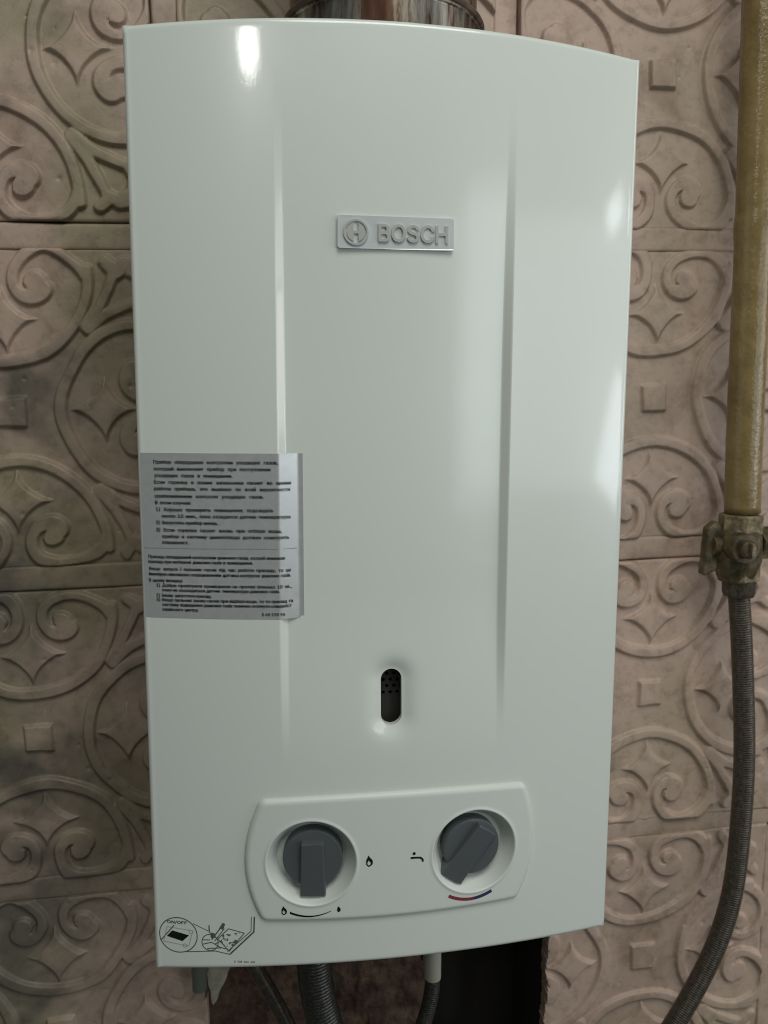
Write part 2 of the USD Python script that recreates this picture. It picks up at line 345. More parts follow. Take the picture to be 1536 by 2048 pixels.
for j in range(-1, 5):
    for i in range(-2, 3):
        if i == 0 and j in (2, 3): continue
        strip(i - .5, i + .5, j + .5, j + .5, 7 * i + 91 * j + 500)
for i in range(-2, 2):
    for j in range(-1, 5):
        if i in (-1, 0) and j in (3, 4): continue
        strip(i + .5, i + .5, j - .4645, j + .4645, 13 * i + 57 * j + 900)

# brown bare wall behind the tiles, with the near-black niche under the heater
def rough_sheet(x0, x1, z0, z1, y, nx, nz, amp, seed):
    x, z = np.linspace(x0, x1, nx), np.linspace(z0, z1, nz); Xg, Zg = np.meshgrid(x, z, indexing='ij'); rs = np.random.default_rng(seed)
    n = gaussian_filter(rs.standard_normal((nx, nz)), 3); n /= n.std() + 1e-9; n2 = gaussian_filter(rs.standard_normal((nx, nz)), 1.0); n2 /= n2.std()
    V = np.stack([Xg, y + amp * n + .35 * amp * n2, Zg], -1).reshape(-1, 3)
    mm = trimesh.Trimesh(V, tri(grid_faces(nx, nz)), process=False)
    if mm.face_normals[:, 1].mean() > 0: mm.invert()
    return mm
part('bare_plaster', rough_sheet(-.17, .062, -.75, -.27, .0125, 160, 260, .0012, 3), M['bare'], wall, smooth=70)
for b in ((-.72, .72, -.27, .75), (-.72, -.17, -.95, -.27), (.185, .72, -.95, -.27), (-.17, .185, -.95, -.75)):
    part('backing', rough_sheet(b[0], b[1], b[2], b[3], .0145, 12, 12, .0002, 5), M['bare'], wall)
nx0, nx1, nz0, nz1, nd = .060, .1855, -.751, -.268, .13
V = np.array([(x, y, z) for x in (nx0, nx1) for z in (nz0, nz1) for y in (.013, nd)]); 
F = np.array([(1, 3, 7, 5), (0, 1, 3, 2), (4, 6, 7, 5), (2, 3, 7, 6), (0, 4, 5, 1)])
part('niche', trimesh.Trimesh(V, tri(F), process=False), M['dark_tone'], wall)

# ------------------------------------------------------------------ the water heater
W, H, D, BUL, ARC_T, ARC_B = .310, .580, .165, .02295, .0031, .0069
SLOT = (-.0023, -.1052, .0066, .0180)                              # centre x, z, half width, half height
K1, K2 = (-.0538, -.2108), (.0523, -.2108)
def slot_dist(x, z):
    zc = np.clip(z - SLOT[1], -(SLOT[3] - SLOT[2]), SLOT[3] - SLOT[2]); return np.hypot(x - SLOT[0], z - SLOT[1] - zc) - SLOT[2]
def base_s(x): return -(D + BUL * (1 - (2 * x / W) ** 2))
def panel_y(x, z, wells=True):
    y = base_s(x)
    amp = sstep((.275 - z) / .19) * sstep((z + .150) / .115)
    xl = .0735 - .0020 * (1 - amp)
    y = y + .0046 * amp * sum(np.clip((.0713 + o_ - np.abs(x)) / .0047, 0, 1) for o_ in np.linspace(-.0006, .0006, 7)) / 7
    y = y + .0034 * np.exp(-(np.maximum(slot_dist(x, z), 0) / .0062) ** 1.6)
    if wells:
        for kx, kz in (K1, K2):
            y = y + .019 * (1 - sstep((np.hypot(x - kx, z - kz) - .0275) / .006))
    return y
heater = thing('water_heater', 'white enamelled wall gas water heater with bulging front, silver label and two grey knobs', 'water heater')

RR = .0035
def cover_mesh():
    xs = np.unique(np.r_[np.linspace(-W / 2 + RR, W / 2 - RR, 190), np.linspace(.0645, .0735, 60), np.linspace(-.0735, -.0645, 60), np.linspace(-.03, .026, 60), SLOT[0] - .009, SLOT[0] + .009].round(6))
    ts = np.unique(np.r_[np.linspace(-1, 1, 330), np.linspace(-.47, -.25, 90), (SLOT[1] - .0205) / (H / 2 - RR), (SLOT[1] + .0205) / (H / 2 - RR)].round(6))
    Xg, Tg = np.meshgrid(xs, ts, indexing='ij'); Uq = 1 - (2 * Xg / W) ** 2
    wt = sstep((np.abs(Tg) - .35) / .65)
    Zg = Tg * (H / 2 - RR) + np.where(Tg > 0, ARC_T, ARC_B) * Uq * wt
    Yg = panel_y(Xg, Zg); n, m = Xg.shape
    V = np.stack([Xg, Yg, Zg], -1).reshape(-1, 3); F = grid_faces(n, m)
    a0, a1 = np.searchsorted(xs, SLOT[0] - .009 - 1e-6), np.searchsorted(xs, SLOT[0] + .009 - 1e-6)
    b0, b1 = np.searchsorted(ts, (SLOT[1] - .0205) / (H / 2 - RR) - 1e-5), np.searchsorted(ts, (SLOT[1] + .0205) / (H / 2 - RR) - 1e-5)
    i, j = F[:, 0] // m, F[:, 0] % m
    F = F[~((i >= a0) & (i < a1) & (j >= b0) & (j < b1))]
    # ring of quads from the square opening to the slot, then the slot's wall
    lp = [(i_, b0) for i_ in range(a0, a1)] + [(a1, j_) for j_ in range(b0, b1)] + [(i_, b1) for i_ in range(a1, a0, -1)] + [(a0, j_) for j_ in range(b1, b0, -1)]
    loop = np.array([i_ * m + j_ for i_, j_ in lp]); L = len(loop); O = V[loop]
    ring = np.array(Point(0, 0).buffer(1, 64).exterior.coords)[:-1]
    st = LineString([(SLOT[0], SLOT[1] - SLOT[3] + SLOT[2]), (SLOT[0], SLOT[1] + SLOT[3] - SLOT[2])]).buffer(SLOT[2], 48).exterior
    tgt = []
    for q in O:
        r = LineString([(SLOT[0], SLOT[1] + .4 * (q[2] - SLOT[1])), (SLOT[0] + 4 * (q[0] - SLOT[0]), SLOT[1] + .4 * (q[2] - SLOT[1]) + 4 * .6 * (q[2] - SLOT[1]))]).intersection(st)
        g = r if r.geom_type == 'Point' else list(r.geoms)[0]; tgt.append((g.x, g.y))
    tgt = np.array(tgt); prev = loop; q = np.arange(L); faces = [F]
    rings = 7
    for f in np.linspace(0, 1, rings)[1:]:
        xz = O[:, [0, 2]] * (1 - f) + tgt * f; y = panel_y(xz[:, 0], xz[:, 1]); new = len(V) + q
        V = np.vstack([V, np.c_[xz[:, 0], y, xz[:, 1]]]); faces.append(np.c_[prev[q], prev[(q + 1) % L], new[(q + 1) % L], new[q]][:, ::-1]); prev = new
    last = V[prev].copy()
    for dy, dr in ((.0004, .0001), (.0012, .00015), (.004, .00015)):
        c = last.copy(); c[:, 1] += dy; new = len(V) + q; V = np.vstack([V, c]); faces.append(np.c_[prev[q], prev[(q + 1) % L], new[(q + 1) % L], new[q]][:, ::-1]); prev = new
    # rolled edge and returns to the wall
    lp = [(i_, 0) for i_ in range(n - 1)] + [(n - 1, j_) for j_ in range(m - 1)] + [(i_, m - 1) for i_ in range(n - 1, 0, -1)] + [(0, j_) for j_ in range(m - 1, 0, -1)]
    prev = np.array([i_ * m + j_ for i_, j_ in lp]); L = len(prev); q = np.arange(L)
    sx = np.array([1 if i_ == n - 1 else -1 if i_ == 0 else 0 for i_, j_ in lp]); sz = np.array([1 if j_ == m - 1 else -1 if j_ == 0 else 0 for i_, j_ in lp])
    O = V[prev]
    for ph in list(np.linspace(0, np.pi / 2, 8)[1:]) + ['back', 'in']:
        c = O.copy()
        if ph == 'back': c[:, 0] += RR * sx; c[:, 2] += RR * sz; c[:, 1] = -.045
        elif ph == 'in': c[:, 0] += (RR - .006) * sx; c[:, 2] += (RR - .006) * sz; c[:, 1] = -.045
        else: c[:, 0] += RR * math.sin(ph) * sx; c[:, 2] += RR * math.sin(ph) * sz; c[:, 1] += RR * (1 - math.cos(ph))
        new = len(V) + q; V = np.vstack([V, c]); faces.append(np.c_[prev[q], prev[(q + 1) % L], new[(q + 1) % L], new[q]][:, ::-1]); prev = new
    mm = trimesh.Trimesh(V, tri(np.vstack(faces)), process=False)
    if mm.face_normals[:5000, 1].mean() > 0: mm.invert()
    return mm
part('front_cover', cover_mesh(), M['enamel'], heater, smooth=50)
ch = trimesh.creation.box((.286, .125, .54)); ch.apply_translation((0, -.0855, .004)); part('chassis', ch, M['chassis'], heater)
br = trimesh.creation.box((.20, .018, .50)); br.apply_translation((0, -.0135, .004)); part('wall_bracket', br, M['chassis'], heater)
# perforated heat shield seen through the slot
holes = [Point(-.0035 + .0046 * c + (.0023 if r % 2 else 0), -.0935 - .0042 * r).buffer(.0011, 8) for r in range(-3, 4) for c in range(-3, 4)]
ps = sbox(-.024, -.14, .02, -.07).difference(shapely.union_all(holes)); pm = trimesh.creation.extrude_polygon(ps, .0012, engine='earcut')
pv = pm.vertices.copy(); pm.vertices = np.c_[pv[:, 0], -.1705 - pv[:, 2], pv[:, 1]]; trimesh.repair.fix_normals(pm)
part('perforated_shield', pm, M['black_metal'], heater)

# ---- flat print laid on a curved face
def lay(poly, lift, th=.00008, face=None, seg=.004):
    face = face or (lambda x, z: panel_y(x, z, False))
    out = []
    for g in getattr(poly, 'geoms', [poly]):
        if g.is_empty or g.area < 1e-12: continue
        mm = trimesh.creation.extrude_polygon(shapely.segmentize(g, seg), th, engine='earcut'); out.append(mm)
    mm = trimesh.util.concatenate(out); v = mm.vertices
    mm = trimesh.Trimesh(np.c_[v[:, 0], face(v[:, 0], v[:, 1]) - lift - v[:, 2], v[:, 1]], mm.faces, process=False)
    return mm if mm.volume > 0 else (mm.invert() or mm)
def lay_mesh(mm, lift, face=None):
    face = face or (lambda x, z: panel_y(x, z, False)); v = mm.vertices
    o = trimesh.Trimesh(np.c_[v[:, 0], face(v[:, 0], v[:, 1]) - lift - v[:, 2], v[:, 1]], mm.faces, process=False)
    return o if o.volume > 0 else (o.invert() or o)

# ---- badge
def badge_face(x, z): return base_s(x * .6) + .0021 - .0008
bp = sbox(-.0355, .1679, .0332, .1863).buffer(-.0015).buffer(.0015, 6)
def soft_plate(poly, face, h, step, r):
    x0, z0, x1, z1 = poly.bounds; e = step * 2
    xs, zs = np.arange(x0 - e, x1 + e, step), np.arange(z0 - e, z1 + e, step); Xg, Zg = np.meshgrid(xs, zs, indexing='ij')
    p = shapely.points(Xg.ravel(), Zg.ravel()); inside = shapely.contains(poly, p); d = np.where(inside, shapely.distance(poly.exterior, p), -shapely.distance(poly.exterior, p)).reshape(Xg.shape)
    t = np.clip(d / r, 0, 1); hh = h * (np.sqrt(np.maximum(1 - (1 - t) ** 2, 0)))
    return Xg, Zg, d, hh, xs, zs
badge = part('badge', lay(bp, -.0014, .0016, lambda x, z: badge_face(x, z), .003), M['badge'], heater, smooth=25)
Er, Ez = -.0249, .1768
ring = Point(Er, Ez).buffer(.0073, 32).difference(Point(Er, Ez).buffer(.0062, 32))
part('emblem_ring', lay(ring, .00015, .0009, badge_face, .002), M['chrome'], badge, smooth=25)
inner = Point(Er, Ez).buffer(.0052, 32)
arm = shapely.union_all([sbox(Er - .0016, Ez - .0008, Er + .0016, Ez + .0008),
                         inner.difference(Point(Er + .0075, Ez).buffer(.0100, 32)).difference(Point(0, 0)), inner.difference(Point(Er - .0075, Ez).buffer(.0100, 32)),
                         sbox(Er - .0030, Ez - .0036, Er - .0014, Ez + .0036), sbox(Er + .0014, Ez - .0036, Er + .0030, Ez + .0036)]).intersection(inner)
part('emblem_anchor', lay(arm, .00015, .0009, badge_face, .002), M['chrome'], badge, smooth=25)
lx, lw = -.0118, .0415
wid = [meshkit.text_mesh(c, .0100, .0012, True) for c in 'BOSCH']
tot = sum(t.bounds[1][0] - t.bounds[0][0] for t in wid); gap = (lw - tot * 1.0) / 4; sc = 1.0
if gap < .0009: sc = (lw - 4 * .0009) / tot; gap = .0009
cx = lx
for t in wid:
    b = t.bounds; t.apply_translation((-b[0][0], -b[0][1], 0)); t.apply_scale((sc, .0100 / (b[1][1] - b[0][1]), 1)); w_ = t.bounds[1][0]
    t.apply_translation((cx, .1719, 0)); cx += w_ + gap
    part('letter', lay_mesh(t, .0000, badge_face), M['chrome'], badge, smooth=25)

# ---- silver safety label
def label_face(x, z): return base_s(x) + .0046 * sum(np.clip((.0714 + o_ - np.abs(x)) / .0122, 0, 1) for o_ in np.linspace(-.0008, .0008, 5)) / 5
LX0, LX1, LZ1, LZ0 = -.1533, -.0580, .0488, -.0525
xs, zs = np.unique(np.r_[np.linspace(LX0, LX1, 90), np.linspace(-.0735, -.0565, 60)]), np.linspace(LZ0, LZ1, 60); Xg, Zg = np.meshgrid(xs, zs, indexing='ij')
Yl = label_face(Xg, Zg) - .00025
Yb = Yl + .0002
n, m = Xg.shape; Vf = np.stack([Xg, Yl, Zg], -1).reshape(-1, 3); Vb = np.stack([Xg, Yb, Zg], -1).reshape(-1, 3)
lp = np.r_[np.arange(n - 1) * m, (n - 1) * m + np.arange(m - 1), np.arange(n - 1, 0, -1) * m + m - 1, np.arange(m - 1, 0, -1)]; q = np.arange(len(lp)); nn = n * m
F = np.vstack([tri(grid_faces(n, m)), tri(np.c_[lp, nn + lp, nn + np.roll(lp, -1), np.roll(lp, -1)])])
mm = trimesh.Trimesh(np.vstack([Vf, Vb]), F, process=False)
if mm.face_normals[:1000, 1].mean() > 0: mm.invert()
label = part('warning_label', mm, M['foil'], heater, smooth=50)
tag(label, 'silver foil label printed with Russian and Ukrainian safety text')
def LP(px, py):                                                     # label-plan units -> metres
    return LX0 + (px - 40 - 40 * (py - 105) / 1415) / 1375 * (LX1 - LX0), LZ1 - (py - 105) / 1417 * (LZ1 - LZ0)
LINES_TXT = [
    (183, 155, 1222, 27, 'Прибор оборудован контролем уходящих газов,'), (240, 160, 1160, 27, 'который выключает прибор при поступлении'),
    (296, 163, 838, 27, 'уходящих газов в помещение.'), (353, 160, 1338, 27, 'Если горелка и пламя запальника гаснет во время'),
    (408, 160, 1330, 27, 'работы прибора, это вызвано по всей вероятности'), (470, 165, 1105, 27, 'срабатыванием контроля уходящих газов.'),
    (527, 168, 480, 27, 'В этом случае:'), (585, 175, 1190, 27, '1) Хорошо проверить помещение; подождать'),
    (640, 225, 1338, 27, 'около 10 мин., пока охладится датчик температуры'), (697, 175, 718, 27, '2) Запустить прибор вновь.'),
    (760, 175, 1265, 27, '3) Если горелка гаснет вновь при отборе воды,'), (815, 228, 1330, 27, 'прибор и систему дымоотвода должен осмотреть'),
    (866, 228, 462, 27, 'специалист.'),
    (992, 105, 1298, 26, '*Прилад обладнаний контролем димових газів, котрий вимикає'), (1035, 105, 1020, 26, '*прилад при витіканні димових газів в приміщення.'),
    (1097, 110, 1350, 26, '*Якщо запуск і пальник гасне під час роботи приладу, то це'), (1143, 110, 1352, 26, '*ймовірно викликано спрацюванням датчика контролю димових газів.'),
    (1197, 110, 410, 26, '*В цьому випадку:'), (1240, 175, 1360, 26, '*1) Добре провітрити приміщення на протязі близько 10 хв.,'),
    (1280, 228, 1255, 26, '*поки не охолодиться датчик температури димових газів.'), (1328, 175, 662, 26, '*2) Знову запустити прилад.'),
    (1367, 175, 1372, 26, '*3) Якщо пальник знову гасне при відборі води, то то прилад та'), (1408, 228, 1362, 26, '*систему відведення димових газів повинен оглянути спеціаліст'),
    (1450, 228, 550, 26, '*сервісного центру.'), (1482, 1100, 1305, 22, '3 60 135 96')]
GLYPH = {}
def words(text, h, bold, width):
    """one line of lettering: words spread over the width as printed"""
    ws = text.split(' '); ms = []
    for w_ in ws:
        key = (w_, h, bold)
        if key not in GLYPH: GLYPH[key] = meshkit.text_mesh(w_, h, .00004, bold)
        ms.append(GLYPH[key].copy())
    for t in ms: t.apply_translation((-t.bounds[0][0], 0, 0))
    wd = [t.bounds[1][0] for t in ms]; tot = sum(wd); space = .30 * h * 1.6
    s = min(1.0, (width - space * (len(ws) - 1)) / tot); g = (width - tot * s) / max(len(ws) - 1, 1); x = 0
    if len(ws) == 1: s = width / tot
    for t, w_ in zip(ms, wd):
        t.apply_scale((s, 1, 1)); t.apply_translation((x, 0, 0)); x += w_ * s + g
    return trimesh.util.concatenate(ms)
for yc, x0, x1, capx, txt in LINES_TXT:
    bold = True; capx = capx + (2 if txt[0] == '*' else 3); txt = txt.lstrip('*'); h = capx / 1417 * (LZ1 - LZ0)
    (ax, az), (bx, bz) = LP(x0, yc), LP(x1, yc)
    t = words(txt, h, bold, bx - ax); t.apply_translation((ax, az - h * .45, 0)); t2 = t.copy(); t2.apply_translation((.00011, .00005, .00003)); t = trimesh.util.concatenate([t, t2])
    part('text_line', lay_mesh(t, .00031, label_face), M['ink'], label)
rl = [LP(75, 917), LP(1400, 912)]; part('dividing_rule', lay(LineString(rl).buffer(.00016), .00031, face=label_face), M['ink_soft'], label)

# ---- control panel: moulded fascia with two conical wells
out = [(-.0852, -.1695), (0, -.1667), (.0860, -.1695)]
def quad(p0, p1, p2, n=24):
    t = np.linspace(0, 1, n)[:, None]; p1c = 2 * np.array(p1) - .5 * (np.array(p0) + np.array(p2))
    return (1 - t) ** 2 * np.array(p0) + 2 * t * (1 - t) * p1c + t ** 2 * np.array(p2)
fp = Polygon(np.vstack([quad((-.0852, -.1690), (0, -.1662), (.0868, -.1690)), quad((.0868, -.1690), (.0945, -.2110), (.0832, -.2496)), quad((.0832, -.2496), (0, -.2506), (-.0852, -.2506)), quad((-.0852, -.2506), (-.0957, -.2105), (-.0852, -.1690))])).buffer(-.006).buffer(.006, 12)
def fascia_face(x, z, raw=None):
    x, z = np.asarray(x, float), np.asarray(z, float); y = base_s(x) - .0030
    for kx, kz in (K1, K2):
        r = np.hypot(x - kx, z - kz)
        y = y + .0125 * (1 - sstep((r - .0205) / .0082) * .0 - np.clip((r - .0212) / .0070, 0, 1)) * (r < .0282) - .0005 * np.exp(-((r - .0288) / .0011) ** 2)
    return y
RIM = .0036
def rim_drop(d): t = np.clip(d / RIM, 0, 1); return .0027 * (1 - np.sqrt(np.maximum(1 - (1 - t) ** 2, 0)))
st_ = .0004
xs, zs = np.arange(-.0975, .0965, st_), np.arange(-.2525, -.1645, st_); Xg, Zg = np.meshgrid(xs, zs, indexing='ij')
pp = shapely.points(Xg.ravel(), Zg.ravel()); ins = shapely.contains(fp, pp); dd = shapely.distance(fp.exterior, pp); dd = np.where(ins, dd, -dd)
Yg = gaussian_filter(fascia_face(Xg, Zg), .8)
n, m = Xg.shape; F = grid_faces(n, m); F = F[(dd[F] > RIM * .98).all(1)]
V = np.stack([Xg, Yg, Zg], -1).reshape(-1, 3); used, F = np.unique(F, return_inverse=True); F = F.reshape(-1, 4); V = V[used]
core = trimesh.Trimesh(V, tri(F), process=False)
fl_ = shapely.segmentize(fp.exterior, .0008); P2 = np.array(fl_.coords)[:-1]; L = len(P2)
tg = np.roll(P2, -1, 0) - np.roll(P2, 1, 0); tg /= np.linalg.norm(tg, axis=1, keepdims=True); nr = np.c_[-tg[:, 1], tg[:, 0]]
if not shapely.contains(fp, Point(P2[0] + nr[0] * .001)): nr = -nr
nr = gaussian_filter(nr, (2, 0), mode='wrap'); nr /= np.linalg.norm(nr, axis=1, keepdims=True)
rows = []
for d_ in (0, 0, .0001, .0003, .0006, .001, .0015, .0021, .0028, .0036, .0043):
    q_ = P2 + nr * d_; y_ = base_s(q_[:, 0]) - .0030 + rim_drop(np.full(L, d_)) + (.00003 if d_ > .003 else 0)
    if not rows: y_ = y_ + .0022
    rows.append(np.c_[q_[:, 0], y_, q_[:, 1]])
R_ = len(rows); i_, j_ = np.meshgrid(np.arange(R_ - 1), np.arange(L), indexing='ij'); i_, j_ = i_.ravel(), j_.ravel(); j2 = (j_ + 1) % L
rim = trimesh.Trimesh(np.vstack(rows), tri(np.c_[i_ * L + j_, (i_ + 1) * L + j_, (i_ + 1) * L + j2, i_ * L + j2]), process=False)
for g_ in (core, rim):
    if g_.face_normals[:, 1].mean() > 0: g_.invert()
mm = trimesh.util.concatenate([core, rim])
fascia = part('control_panel', mm, M['fascia'], heater, smooth=True)

def flat_fascia(x, z): return base_s(x) - .0030
def drop_shape(cx, z0, z1, w):
    t = np.linspace(0, 1, 40); zz = z0 + (z1 - z0) * t; prof = w / 2 * np.sin(np.pi * t ** 1.0) ** 1.0 * (1.25 - 1.0 * t ** .8) / .62
    prof = np.clip(prof, 0, w / 2); sway = .10 * w * np.sin(np.pi * t * 1.3)
    return Polygon(np.vstack([np.c_[cx + prof + sway, zz], np.c_[cx - prof + sway, zz][::-1]])).buffer(0)
def flame(cx, z0, z1, w, hole=True):
    o = drop_shape(cx, z0, z1, w)
    if hole: o = o.difference(drop_shape(cx, z0 + .12 * (z1 - z0), z0 + .58 * (z1 - z0), w * .48))
    return o
fl = part('flame_symbol', lay(flame(-.0175, -.2145, -.2066, .0042), .0001, .0001, flat_fascia), M['ink'], fascia)
part('flame_symbol', lay(flame(-.0717, -.2456, -.2393, .0034, True), .0001, .0001, flat_fascia), M['ink'], fascia)
part('flame_symbol', lay(flame(-.0369, -.2444, -.2402, .0022, False), .0001, .0001, flat_fascia), M['ink'], fascia)
ar = quad((-.0677, -.2440), (-.0547, -.2467), (-.0416, -.2434)); wv = np.linspace(.00075, .00018, len(ar)); nrm = np.c_[np.zeros(len(ar)), np.ones(len(ar))]
part('size_arc', lay(Polygon(np.vstack([ar + nrm * wv[:, None], (ar - nrm * wv[:, None])[::-1]])), .0001, .0001, flat_fascia), M['ink'], fascia)
tap = shapely.union_all([LineString([(.0096, -.2106), (.0128, -.2106), (.0160, -.2109), (.0174, -.2122), (.0176, -.2138)]).buffer(.00062, cap_style='flat'), Point(.0118, -.2077).buffer(.0010)])
part('tap_symbol', lay(tap, .0001, .0001, flat_fascia), M['ink'], fascia)
tq = quad((.0352, -.2398), (.0496, -.2438), (.0647, -.2402), 40)
part('hot_arc', lay(LineString(tq[:24]).buffer(.00105, cap_style='flat'), .0001, .0001, flat_fascia), M['red'], fascia)
part('cold_arc', lay(LineString(tq[23:]).buffer(.00105, cap_style='flat'), .0001, .0001, flat_fascia), M['blue'], fascia)

def hull_prism(poly, z0, z1, c):
    p = np.array(poly.exterior.coords)[:-1]; q_ = np.array(poly.buffer(-c).exterior.coords)[:-1]; q2 = np.array(poly.buffer(-c * .3).exterior.coords)[:-1]
    return hullm(np.vstack([np.c_[p, np.full(len(p), z0)], np.c_[p, np.full(len(p), z1 - c)], np.c_[q2, np.full(len(q2), z1 - c * .3)], np.c_[q_, np.full(len(q_), z1)]]))
def knob(center, ang, top=.0125):
    kx, kz = center; sl = 8 * BUL * kx / W ** 2; tilt = math.atan(sl)
    disc = hull_prism(Point(0, 0).buffer(.0192, 48), 0, .0086, .0012)
    bar = hull_prism(Polygon([(-.0072, top), (.0072, top), (.0083, -.0250), (-.0083, -.0250)]).buffer(-.001).buffer(.001, 6), 0, .0125, .0010)
    bar.vertices[:, 2] -= np.where(bar.vertices[:, 2] > .008, .0022 * np.clip((bar.vertices[:, 1] + .0) / -.025, -.3, 1), 0)
    out_ = []
    c, s = math.cos(ang), math.sin(ang); ct, st2 = math.cos(tilt), math.sin(tilt)
    for g in (disc, bar):
        v = g.vertices; x, z, o = v[:, 0] * c - v[:, 1] * s, v[:, 0] * s + v[:, 1] * c, v[:, 2] - .0122
        X_ = kx + x * ct + o * st2; Y_ = (base_s(kx) - .0030) + x * st2 - o * ct
        g2 = trimesh.Trimesh(np.c_[X_, Y_, kz + z], g.faces, process=False); trimesh.repair.fix_normals(g2); out_.append(g2)
    kp = part('knob', out_[0], M['knob'], heater, smooth=35)
    part('grip', out_[1], M['knob'], kp, smooth=35)
    return kp
tag(knob((K1[0] + .0006, K1[1] + .0012), 0.0), 'left knob with its grip pointing straight down')
tag(knob((K2[0] - .0005, K2[1] + .0012), math.radians(-36), .0160), 'right knob turned so its grip points to the lower left')

# ---- small line drawing printed near the lower left corner
def mmz(p): return [(a_ / 1000, b_ / 1000) for a_, b_ in p]
drw = sub('ignition_drawing', heater)
def line(pts, w, m_='ink_soft'): part('drawing_line', lay(LineString(mmz(pts)).buffer(w / 1000, cap_style='flat'), .0001), M[m_], drw)
circ = Point(-.1394, -.2639).buffer(1, 48)
part('drawing_circle', lay(affinity.scale(Point(0, 0).buffer(1, 48), .0122, .0121, origin=(0, 0)).exterior.buffer(.00028) if False else affinity.translate(affinity.scale(Point(0, 0).buffer(1, 48), .0122, .0121, origin=(0, 0)), -.1394, -.2639).exterior.buffer(.00030), .0001), M['ink_soft'], drw)
part('drawing_circle', lay(affinity.translate(affinity.scale(Point(0, 0).buffer(1, 32), .0052, .0057, origin=(0, 0)), -.1190, -.2678).exterior.buffer(.00026), .0001), M['ink_soft'], drw)
part('drawing_tray', lay(Polygon(mmz([(-146.5, -258.6), (-129.8, -260.2), (-132.8, -271.2), (-149.0, -269.0)])).exterior.buffer(.00018), .0001), M['gray_print'], drw)
part('drawing_plate', lay(Polygon(mmz([(-143.3, -261.1), (-132.5, -263.7), (-136.9, -268.0), (-146.9, -265.2)])), .00012), M['ink'], drw)
part('drawing_knob', lay(Point(-.1310, -.2612).buffer(.0012).exterior.buffer(.0002), .0001), M['gray_print'], drw)
part('drawing_knob', lay(Point(-.1352, -.2710).buffer(.0012).exterior.buffer(.0002), .0001), M['gray_print'], drw)
line([(-142.0, -257.3), (-151.0, -268.7)], .3); line([(-129.8, -255.2), (-120.0, -259.8)], .2); line([(-134.6, -275.3), (-115.8, -273.6), (-106.5, -275.5)], .25)
line([(-106.5, -275.5), (-90.8, -259.3), (-90.3, -248.9)], .45); line([(-108.0, -273.6), (-92.6, -258.8), (-92.2, -248.9)], .22)
line([(-119.4, -255.8), (-119.3, -260.8)], .4); line([(-117.9, -265.8), (-110.9, -255.6)], .35); line([(-116.1, -266.8), (-109.6, -257.6)], .25)
part('drawing_handle', lay(Polygon(mmz([(-113.0, -257.6), (-110.6, -253.6), (-109.0, -254.4), (-110.4, -258.4)])), .00012), M['ink_soft'], drw)
part('drawing_flint', lay(Polygon(mmz([(-118.8, -260.6), (-115.6, -261.4), (-115.2, -264.2), (-118.4, -264.6)])), .00012), M['ink_soft'], drw)
outl = Polygon(mmz([(-107.0, -257.6), (-96.9, -260.3), (-106.8, -273.3), (-113.9, -265.0)]))
part('drawing_body', lay(outl.exterior.buffer(.00025), .0001), M['ink_soft'], drw)
rs = np.random.default_rng(11); cells = []
for _ in range(26):
    p0 = np.array([rs.uniform(-.1125, -.0985), rs.uniform(-.2725, -.2585)]); n_ = rs.integers(4, 7); t = np.sort(rs.uniform(0, 2 * np.pi, n_)); r = rs.uniform(.0006, .0019, n_)
    cells.append(Polygon(np.c_[p0[0] + r * np.cos(t), p0[1] + r * np.sin(t)]).buffer(0))
part('drawing_shading', lay(shapely.union_all(cells).intersection(outl.buffer(-.0004)), .00014), M['ink_soft'], drw)
for (a_, b_) in (((-124, -266.2), (-119, -266.0)), ((-123.6, -269.2), (-118, -267.6)), ((-118, -267.6), (-113, -270.5)), ((-121, -272.2), (-112, -271.2)), ((-113.5, -270.6), (-108, -272.0)), ((-116, -268.8), (-112, -266.4))): line([a_, b_], .28)
t = words('ON/OFF', .0019, True, .0128); t.apply_translation((-.1464, -.2561, 0)); part('drawing_caption', lay_mesh(t, .0001), M['ink'], drw)
t = words('8 708 104 401', .0012, True, .0135); t.apply_translation((-.1038, -.2811, 0)); part('order_number', lay_mesh(t, .0001), M['ink_soft'], drw)

# ------------------------------------------------------------------ flue above the heater
flue = thing('flue_pipe', 'stained metal flue pipe with a rolled seam above the white heater', 'flue pipe')
def at(mesh, x, y, z): mesh.apply_translation((x, y, z)); return mesh
part('lower_sleeve', at(revolve([(.0, 0), (.0640, 0), (.0640, .058), (.0655, .0585), (.0655, .0600), (0, .0600)], 96), .004, -.095, .262), M['flue'], flue, smooth=35)
part('seam', at(revolve([(.0630, 0), (.0668, .0006), (.0676, .0020), (.0668, .0036), (.0630, .0044), (.0630, 0)], 96), .004, -.095, .3215), M['flue_dark'], flue, smooth=50)
part('upper_pipe', at(revolve([(0, 0), (.0622, 0), (.0622, .30), (0, .30)], 96), .004, -.095, .324), M['flue'], flue, smooth=35)

